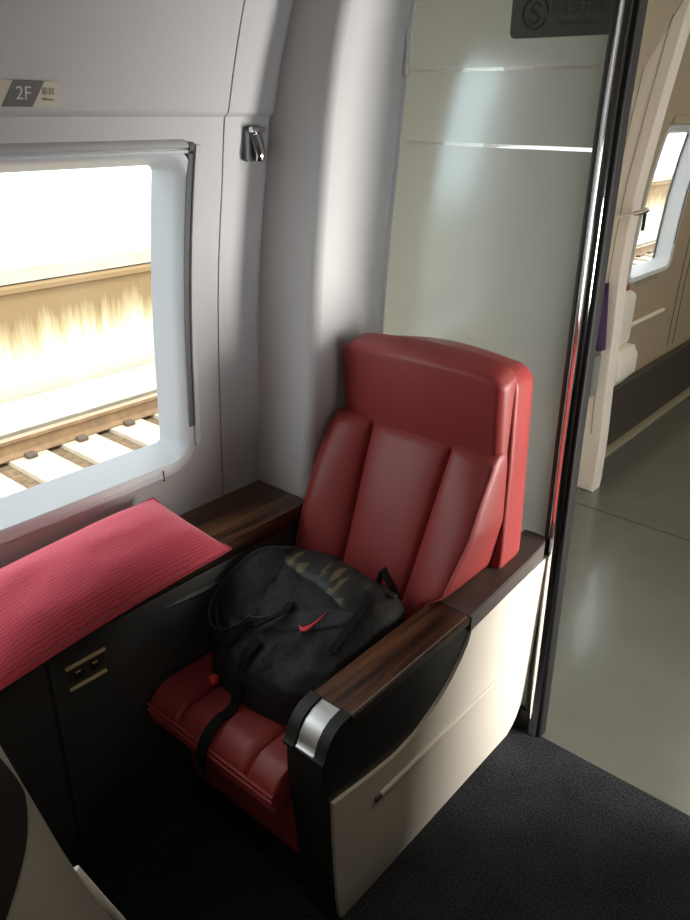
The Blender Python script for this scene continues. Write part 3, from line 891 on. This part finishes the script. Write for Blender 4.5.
# carrying loop that stands up at the window end
lp = spline([on_bag(-1.19, 1.20, .0), (-1.243, 1.155, .700), (-1.256, 1.07, .675), (-1.252, .99, .625), (-1.215, .955, .590), (-1.16, .965, .600), on_bag(-1.10, 1.0, .002)], 8)
link('flap_edge', tube(bmesh.new(), lp, .0042, 8), M['bag_line'], bg)
inn = spline([on_bag(-1.19, 1.20, .0), on_bag(-1.17, 1.14, .0), on_bag(-1.15, 1.09, .0), on_bag(-1.14, 1.05, .0), on_bag(-1.13, 1.03, .0), on_bag(-1.12, 1.015, .0), on_bag(-1.10, 1.0, .002)], 8)
nlp = len(lp)
def flap(off):
    return lambda u, v: lp[round(u*(nlp-1))].lerp(inn[round(u*(nlp-1))], v) + Vector((0, 0, off + .016*math.sin(PI*v)*math.sin(PI*u) - .006*math.sin(u*14+v*5)*v*(1-v)*4))
link('side_flap', grid_solid(bmesh.new(), nlp, 12, flap(.002), flap(-.004)), M['bag'], bg, angle=70)
# zip line and folded straps over the front
zl = [on_bag(-1.23+.11*t, 1.00-.05*math.sin(t*3), .004) for t in [i/14 for i in range(15)]] + [on_bag(-1.12+.18*t, .985+.05*t+.02*math.sin(t*4), .004) for t in [i/14 for i in range(1, 6)]]
link('zip', tube(bmesh.new(), zl, .0032, 6), M['bag_line'], bg)
link('zip', tube(bmesh.new(), [on_bag(-1.205+.06*t, 1.13+.03*t, .004) for t in [i/10 for i in range(11)]], .003, 6), M['bag_line'], bg)
link('folded_strap', ribbon(spline([on_bag(-1.06, 1.06, .004), on_bag(-1.045, 1.02, .022), on_bag(-1.07, .985, .026), on_bag(-1.11, .965, .018), on_bag(-1.13, .935, .006)], 6), (.018, .006, .008), .002), M['bag_web'], bg)
link('folded_strap', ribbon(spline([on_bag(-.93, 1.17, .003), on_bag(-.915, 1.13, .010), on_bag(-.905, 1.08, .008), on_bag(-.90, 1.03, .003)], 6), (.018, .004, .0), .002), M['bag_web'], bg)
bk = bmesh.new(); bx(bk, -.012, .012, -.008, .008, -.004, .004, .002)
bmesh.ops.translate(bk, verts=bk.verts[:], vec=on_bag(-.895, 1.205, .008)); link('buckle', bk, M['black_plastic'], bg)
# small grab tab at the aisle end
link('grab_tab', ribbon(spline([on_bag(-.965, 1.262, .0), (-.955, 1.272, .688), (-.930, 1.268, .690), on_bag(-.905, 1.245, .0)], 6), (0, .018, .004), .0025), M['bag_web'], bg)
# strap that hangs over the cushion's front edge
hs = spline([on_bag(-1.06, .965, .004), on_bag(-1.065, .93, .006), (-1.068, .885, .478), (-1.062, .835, .476), (-1.058, .800, .465), (-1.060, .782, .436), (-1.064, .779, .40), (-1.070, .781, .352)], 6)
link('hanging_strap', ribbon(hs, (.026, 0, 0), .0018), M['bag_web'], bg)
# red ball pull
bl_ = bmesh.new(); bmesh.ops.create_uvsphere(bl_, u_segments=18, v_segments=12, radius=.0135)
bmesh.ops.translate(bl_, verts=bl_.verts[:], vec=(-1.160, .905, .4875)); link('ball_pull', bl_, M['red_ball'], bg, label='red ball on the zip pull')
link('pull_cord', tube(bmesh.new(), [(-1.150, .910, .4875), (-1.135, .925, .490)], .003, 6), M['bag_web'], bg)

# ------------------------------------------------------------------ the neighbouring seat, lower left
ns = root('neighbouring_seat', (-1.0, .1, 0), 'cream shell of the next seat cut off at the bottom left', 'seat')
REAR = [(.12, 1.28), (.19, 1.21), (.235, 1.12), (.263, 1.035), (.285, .93), (.308, .82), (.328, .735), (.352, .65), (.378, .56), (.40, .42), (.41, .20), (.41, .0)]
link('seat_shell', prism(bmesh.new(), [(-.30, 0), (-.30, 1.28)] + REAR, -1.262, -.749, 'x', .010, 3), M['cream'], ns, angle=40)
dk = spline([(0, .20, 1.16), (0, .236, 1.08), (0, .259, 1.019), (0, .275, .964), (0, .278, .934), (0, .272, .886), (0, .259, .844), (0, .234, .791), (0, .19, .72), (0, .10, .62), (0, -.05, .52)], 5)
link('side_cover', prism(bmesh.new(), [(-.298, .52), (-.298, 1.16)] + [(p.y, p.z) for p in dk], -.752, -.7455, 'x', .002), M['taupe'], ns, angle=40, label='dark brown cover on the side of the shell')
link('trim_lip', tube(bmesh.new(), spline([(-.785, .338, .715), (-.760, .356, .655), (-.750, .380, .580), (-.750, .395, .52), (-.750, .408, .40)], 6), .0065, 8), M['white_plastic'], ns, label='white trim lip')

# ------------------------------------------------------------------ beyond the partition
# vestibule wall with the exterior door, then the arch, then the next saloon
w2 = struct('wall_vestibule', wall_bm(1.754, 3.42), M['far_wall'])
cut(w2, [prism(bmesh.new(), rrect(2.10, 2.48, 1.02, 1.86, .05), -1.75, -1.1, 'x')])
d1 = bpy.data.objects.new('door_1', None); COL.objects.link(d1); d1.location = (-1.46, 2.29, 0); d1['kind'] = 'structure'
link('door_window_frame', ring_surround(2.08, 2.50, 1.0, 1.88, 2.115, 2.465, 1.035, 1.845, .06, .04, .05), M['arch'], d1)
link('door_pane', pane(2.105, 2.475, 1.025, 1.855, -.056, .03), M['glass'], d1)

def arch():
    zs = [2.34*i/46 for i in range(47)]
    inner = lambda z: smooth_interp(z, [0, .283, .484, .773, 1.086, 1.381, 1.654, 1.906, 2.106, 2.34], [-1.262, -1.266, -1.276, -1.284, -1.296, -1.286, -1.257, -1.224, -1.194, -1.13])
    return inner, zs
inner, zs = arch()
ab = prism(bmesh.new(), [(inner(z), z) for z in zs] + [(xw(z)-.08, z) for z in reversed(zs)], 3.40, 3.50, 'y', .012, 3)
struct('wall_arch', ab, M['arch'])
for k, dx in enumerate((.045, .085)):
    g = tube(bmesh.new(), [(inner(z)-dx-.03*max(0, z-1.3)*k, 3.3995, z) for z in zs if z > .3], .0022, 6)
    struct('trim_%d' % (3+k), g, M['foot_trim'])

w3 = struct('wall_far', wall_bm(3.5, 9.0), M['far_wall'])
WIN2 = (3.965, 4.575, .912, 1.668)
cut(w3, [prism(bmesh.new(), rrect(WIN2[0]+.006, WIN2[1]-.006, WIN2[2]+.006, WIN2[3]-.006, .05), -1.75, -1.1, 'x')])
w2o = bpy.data.objects.new('window_2', None); COL.objects.link(w2o); w2o.location = (-1.46, 4.25, .9); w2o['kind'] = 'structure'
link('window_surround', ring_surround(*WIN2, 3.99, 4.510, .962, 1.625, .055, .025, .078), M['reveal'], w2o)
link('window_pane', pane(3.98, 4.535, .95, 1.635, -.084, .03), M['glass'], w2o)
fg = bmesh.new(); tube(fg, [(xw(z)-.074, 4.508, z) for z in (.97, 1.1, 1.3, 1.5, 1.62)], .006, 8); link('pane_gasket', fg, M['slot'], w2o)
link('guide_slot', grid_solid(bmesh.new(), 2, 12, lambda u, v: (xw(1.05+.55*v)+.0102, 4.546+.012*u, 1.05+.55*v), lambda u, v: (xw(1.05+.55*v)-.01, 4.546+.012*u, 1.05+.55*v)), M['slot'], w2o)
link('sill_recess', box(xw(.9)-.004, xw(.9)+.004, 4.10, 4.42, .885, .912), M['foot_trim'], w2o)
hd = bmesh.new(); prism(hd, [(xw(1.70), 1.715), (xw(1.70)+.016, 1.705), (xw(1.68)+.018, 1.672), (xw(1.67), 1.668)], 3.98, 4.9, 'y'); link('blind_rail', hd, M['far_wall'], w2o)

# skirting, its pale foot, wall rail, seams
struct('baseboard_left', prism(bmesh.new(), [(-1.47, 0), (-1.436, 0), (-1.436, .348), (-1.444, .356), (-1.47, .356)], 3.505, 9.0, 'y'), M['skirting'], False)
struct('trim_5', box(-1.436, -1.385, 3.505, 9.0, 0, .012, .003), M['foot_trim'])
link('wall_rail', tube(bmesh.new(), [(xw(.67)+.004, y, .668) for y in (3.97, 4.1, 4.3, 4.5, 4.62)], .012, 10), M['white_plastic'], label='thin pale rub rail on the beige wall below the far window', cat='rail')
for k, y in enumerate((4.83, 4.93)):
    struct('trim_%d' % (6+k), grid_solid(bmesh.new(), 2, 12, lambda u, v: (xw(.40+1.5*v)+.002, y+.008*u, .40+1.5*v), lambda u, v: (xw(.40+1.5*v)-.004, y+.008*u, .40+1.5*v)), M['skirting'])

# fold-down seat by the arch
fs = root('fold_down_seat', (-1.40, 3.66, .4), 'off-white fold-down seat on the wall just past the doorway', 'seat')
link('backrest', box(-1.455, -1.338, 3.58, 3.80, .66, .93, .035, 4), M['white_plastic'], fs)
def fold():
    return prism(bmesh.new(), [(-1.455, .42), (-1.345, .46), (-1.290, .53), (-1.290, .62), (-1.315, .665), (-1.455, .665)], 3.57, 3.81, 'y', .022, 3)
link('folded_seat_pan', fold(), M['white_plastic'], fs)
link('head_pad', box(-1.452, -1.375, 3.60, 3.78, .925, .955, .012, 3), M['leather'], fs, label='red head pad')

# grab rail across the doorway side
gl_ = root('grab_rail', (-1.35, 3.37, 1.29), 'slim pale bar with a chrome end reaching out from the cream doorway frame', 'rail')
link('rail_bar', tube(bmesh.new(), [(-1.415, 3.37, 1.285), (-1.345, 3.37, 1.306), (-1.235, 3.37, 1.338)], .0075, 8), M['arch'], gl_)
link('rail_bracket', box(-1.425, -1.400, 3.362, 3.402, 1.27, 1.305, .004), M['arch'], gl_)
link('chrome_end', tube(bmesh.new(), [(-1.262, 3.37, 1.330), (-1.225, 3.37, 1.341), (-1.208, 3.37, 1.352)], .0115, 10), M['chrome'], gl_)
link('hanging_clip', box(-1.224, -1.211, 3.365, 3.375, 1.265, 1.335, .003), M['black_plastic'], gl_)

# purple garment and grey bin on the doorway frame
def garment():
    def f(u, v):
        z = .735+.30*v
        return (-1.415+.118*u*(1-.25*v)+.0*v, 3.352-.012*math.sin(u*9+v*3)-.01*(1-v), z+.01*math.sin(u*6))
    return grid_solid(bmesh.new(), 14, 12, f, lambda u, v: (f(u, v)[0], 3.375, f(u, v)[2]))
pg = root('hanging_garment', (-1.36, 3.38, .74), 'purple cloth hanging on the cream doorway frame', 'clothing')
link('cloth', garment(), M['purple'], pg)
link('hanger_hook', tube(bmesh.new(), [(-1.37, 3.405, 1.05), (-1.37, 3.36, 1.05), (-1.37, 3.36, 1.02)], .006, 8), M['chrome'], pg)
wb = root('waste_bin', (-1.36, 3.36, .5), 'grey-green bin box fixed below the purple cloth', 'bin')
link('bin_body', box(-1.43, -1.318, 3.335, 3.405, .50, .700, .008, 2), M['bin'], wb)
link('bin_flap', box(-1.425, -1.323, 3.328, 3.337, .62, .692, .003), M['bin'], wb)

# ------------------------------------------------------------------ rest of the shell (behind and above the camera) and added light blockers
wr = struct('wall_right', wall_bm(-1.7, 9.0, sgn=-1), M['ceiling'])
cut(wr, [prism(bmesh.new(), rrect(1.82, 2.95, .04, 2.02, .06), 1.05, 1.75, 'x'), prism(bmesh.new(), rrect(1.05, 1.60, .86, 1.34, .06), 1.1, 1.75, 'x')])
struct('light_blocker', box(.14, .17, -.30, 1.70, 0, 1.12, .006), M['black_plastic'])  # added unseen panel that keeps side light off the armrest and carpet
struct('unseen_partition_right', box(.03, 1.47, YP, YP+.05, 0, 2.335), M['far_wall'], False)  # unseen partition, added with its free edge set to cut the doorway light
struct('wall_rear', box(-1.5, 1.5, -1.76, -1.7, 0, 2.4), M['ceiling'], False)
struct('wall_end', box(-1.5, 1.5, 9.0, 9.06, 0, 2.4), M['far_wall'], False)
struct('ceiling', box(-1.5, 1.5, -1.76, 9.06, 2.335, 2.40), M['ceiling'], False)

# ------------------------------------------------------------------ outside
ZG = -1.2
struct('ground_ballast', box(-9.0, -1.75, -2, 45, ZG-.2, ZG-.02), M['ballast'], False)
struct('ground_kerb', prism(bmesh.new(), [(-6.86, ZG-.02), (-6.84, ZG+.05), (-6.90, ZG+.07), (-7.50, ZG+.11), (-7.50, ZG-.02)], -2, 45, 'y'), M['kerb'], False)
struct('wall_trackside', prism(bmesh.new(), [(-7.60, ZG-.1), (-7.60, -.04), (-7.56, -.02), (-7.56, .03), (-7.9, .06), (-7.9, ZG-.1)], -2, 45, 'y'), M['stain'], False)
struct('wall_trackside_coping', prism(bmesh.new(), [(-7.66, .055), (-7.66, .20), (-7.9, .20), (-7.9, .055)], -2, 45, 'y'), M['kerb'], False)
rl = root('rail', (-6.37, 8, ZG), 'rusty brown rail running past outside the window', 'rail')
prf = [(-.075, 0), (.075, 0), (.075, .012), (.012, .035), (.010, .125), (.036, .140), (.036, .172), (-.036, .172), (-.036, .140), (-.010, .125), (-.012, .035), (-.075, .012)]
link('rail_web', prism(bmesh.new(), [(-6.37+x, ZG+.02+z) for x, z in prf], -1, 42, 'y'), M['rust'], rl, False)
link('rail_head', prism(bmesh.new(), [(-6.37-.034, ZG+.190), (-6.37+.034, ZG+.190), (-6.37+.037, ZG+.1915), (-6.37+.03, ZG+.197), (-6.37-.03, ZG+.197)], -1, 42, 'y'), M['rust_light'], rl, False)
def sleeper():
    r = root('sleeper', (-5.6, 0, ZG), 'pale concrete sleeper under the rusty rail', 'sleeper', 'railway sleepers')
    b = bmesh.new()
    prism(b, [(-.20, ZG-.12), (.20, ZG-.12), (.18, ZG+.018), (-.18, ZG+.018)], -6.80, -4.4, 'x', .012)
    o = link('sleeper_block', b, M['concrete'], r, False)
    for s in (-1, 1):
        c = bmesh.new(); bx(c, -6.37+s*.125-.045, -6.37+s*.125+.045, -.05, .05, ZG+.018, ZG+.062, .015)
        link('rail_clip', c, M['clip'], r)
    return r
sl0 = sleeper()
def dup(r, loc, label):
    q = r.copy(); COL.objects.link(q); q.location = loc; q['label'] = label
    for ch in r.children:
        c = ch.copy(); COL.objects.link(c); c.parent = q
    return q
ords = ['nearest the sill corner', 'second']
ys = [2.48, 3.01, 3.53, 4.06, 4.58]
labs = ['concrete sleeper cut by the left edge of the photo outside the window', 'first whole concrete sleeper from the left outside the big window',
        'middle concrete sleeper outside the big window', 'concrete sleeper second from the right outside the big window', 'rightmost concrete sleeper outside the big window']
for i, (y, lb) in enumerate(zip(ys, labs)):
    if i == 0:
        sl0.location.y = y; sl0['label'] = lb
    else:
        dup(sl0, (-5.6, y, ZG), lb)
far_lab = 'concrete sleeper far along the track, seen through the small distant window'
for k in range(12):
    dup(sl0, (-5.6, 13.0+.62*k, ZG), far_lab)

# ------------------------------------------------------------------ light
W = bpy.data.worlds.new('sky'); S.world = W; W.use_nodes = True
wn = W.node_tree; bgd = wn.nodes['Background']; bgd.inputs['Color'].default_value = (.93, .97, 1.0, 1)
# bright overcast sky, far brighter on the side where the sun stands (+x)
tcw = wn.nodes.new('ShaderNodeTexCoord'); sxw = wn.nodes.new('ShaderNodeSeparateXYZ'); wn.links.new(tcw.outputs['Generated'], sxw.inputs[0])
mrw = wn.nodes.new('ShaderNodeMapRange'); mrw.interpolation_type = 'SMOOTHSTEP'
mrw.inputs['From Min'].default_value = -.25; mrw.inputs['From Max'].default_value = .55
mrw.inputs['To Min'].default_value = 3.0; mrw.inputs['To Max'].default_value = 4.5
wn.links.new(sxw.outputs['X'], mrw.inputs['Value']); wn.links.new(mrw.outputs[0], bgd.inputs['Strength'])
sun = bpy.data.lights.new('sun', 'SUN'); sun.energy = 2.6; sun.color = (1, .95, .87); sun.angle = math.radians(8)
so_ = bpy.data.objects.new('sun', sun); COL.objects.link(so_)
so_.rotation_euler = Vector((-.46, .10, -.88)).to_track_quat('-Z', 'Y').to_euler()

def lamp(name, loc, size, power, col, rot=(0, 0, 0)):
    l = bpy.data.lights.new(name, 'AREA'); l.shape = 'RECTANGLE'; l.size, l.size_y = size; l.energy = power; l.color = col
    o = bpy.data.objects.new(name, l); COL.objects.link(o); o.location = loc; o.rotation_euler = rot
    return o
dl = lamp('door_daylight_fill', (1.42, 2.38, .86), (1.0, 1.4), 34, (1, .95, .87)); dl.data.spread = math.radians(75)  # added area lamp standing in for daylight at the unseen doorway, aimed at the seat
dl.rotation_euler = (Vector((-.76, 1.60, .75)) - Vector(dl.location)).to_track_quat('-Z', 'Y').to_euler()
wl = lamp('side_window_fill', (1.42, 1.32, 1.10), (.52, .44), 4.8, (.97, .98, 1.0)); wl.data.spread = math.radians(105)  # added fill lamp at the unseen right window, brightens the left wall
wl.rotation_euler = Vector((-1, -.05, -.10)).to_track_quat('-Z', 'Y').to_euler()
lamp('cabin_fill_lamp', (-.1, -.2, 2.30), (.4, 1.4), 3.0, (1, .93, .82))  # unseen fill lamp added to lift the dark cabin
lamp('vestibule_ceiling_lamp', (.1, 2.55, 2.32), (.5, .9), 6.5, (1, .84, .62))
lamp('saloon_ceiling_lamp', (-.3, 5.2, 2.32), (.4, 3.0), 16, (1, .82, .58))

# ------------------------------------------------------------------ camera
cam = bpy.data.cameras.new('camera'); co = bpy.data.objects.new('camera', cam); COL.objects.link(co)
cam.sensor_fit = 'HORIZONTAL'; cam.sensor_width = 36; cam.lens = 770*36/690; cam.clip_start = .02; cam.clip_end = 200
def cam_axes(yaw, pitch, roll):
    cy, sy = math.cos(yaw), math.sin(yaw); cp, sp = math.cos(pitch), math.sin(pitch)
    f = Vector((sy*cp, cy*cp, -sp)); r = Vector((cy, -sy, 0)); u = r.cross(f)
    cr, sr = math.cos(roll), math.sin(roll)
    return r*cr+u*sr, u*cr-r*sr, f
r_, u_, f_ = cam_axes(-.70036, .42862, .0130)
m = Matrix((r_, u_, -f_)).transposed().to_4x4(); m.translation = (0, 0, 1.72)
co.matrix_world = m
S.camera = co

S.view_settings.view_transform = 'Standard'; S.view_settings.look = 'None'; S.view_settings.gamma = 1; S.view_settings.use_curve_mapping = False
S.view_settings.exposure = 0.0
S.cycles.use_denoising = True
S.cycles.max_bounces = 10; S.cycles.diffuse_bounces = 6; S.cycles.transparent_max_bounces = 12
S.cycles.sample_clamp_indirect = 8
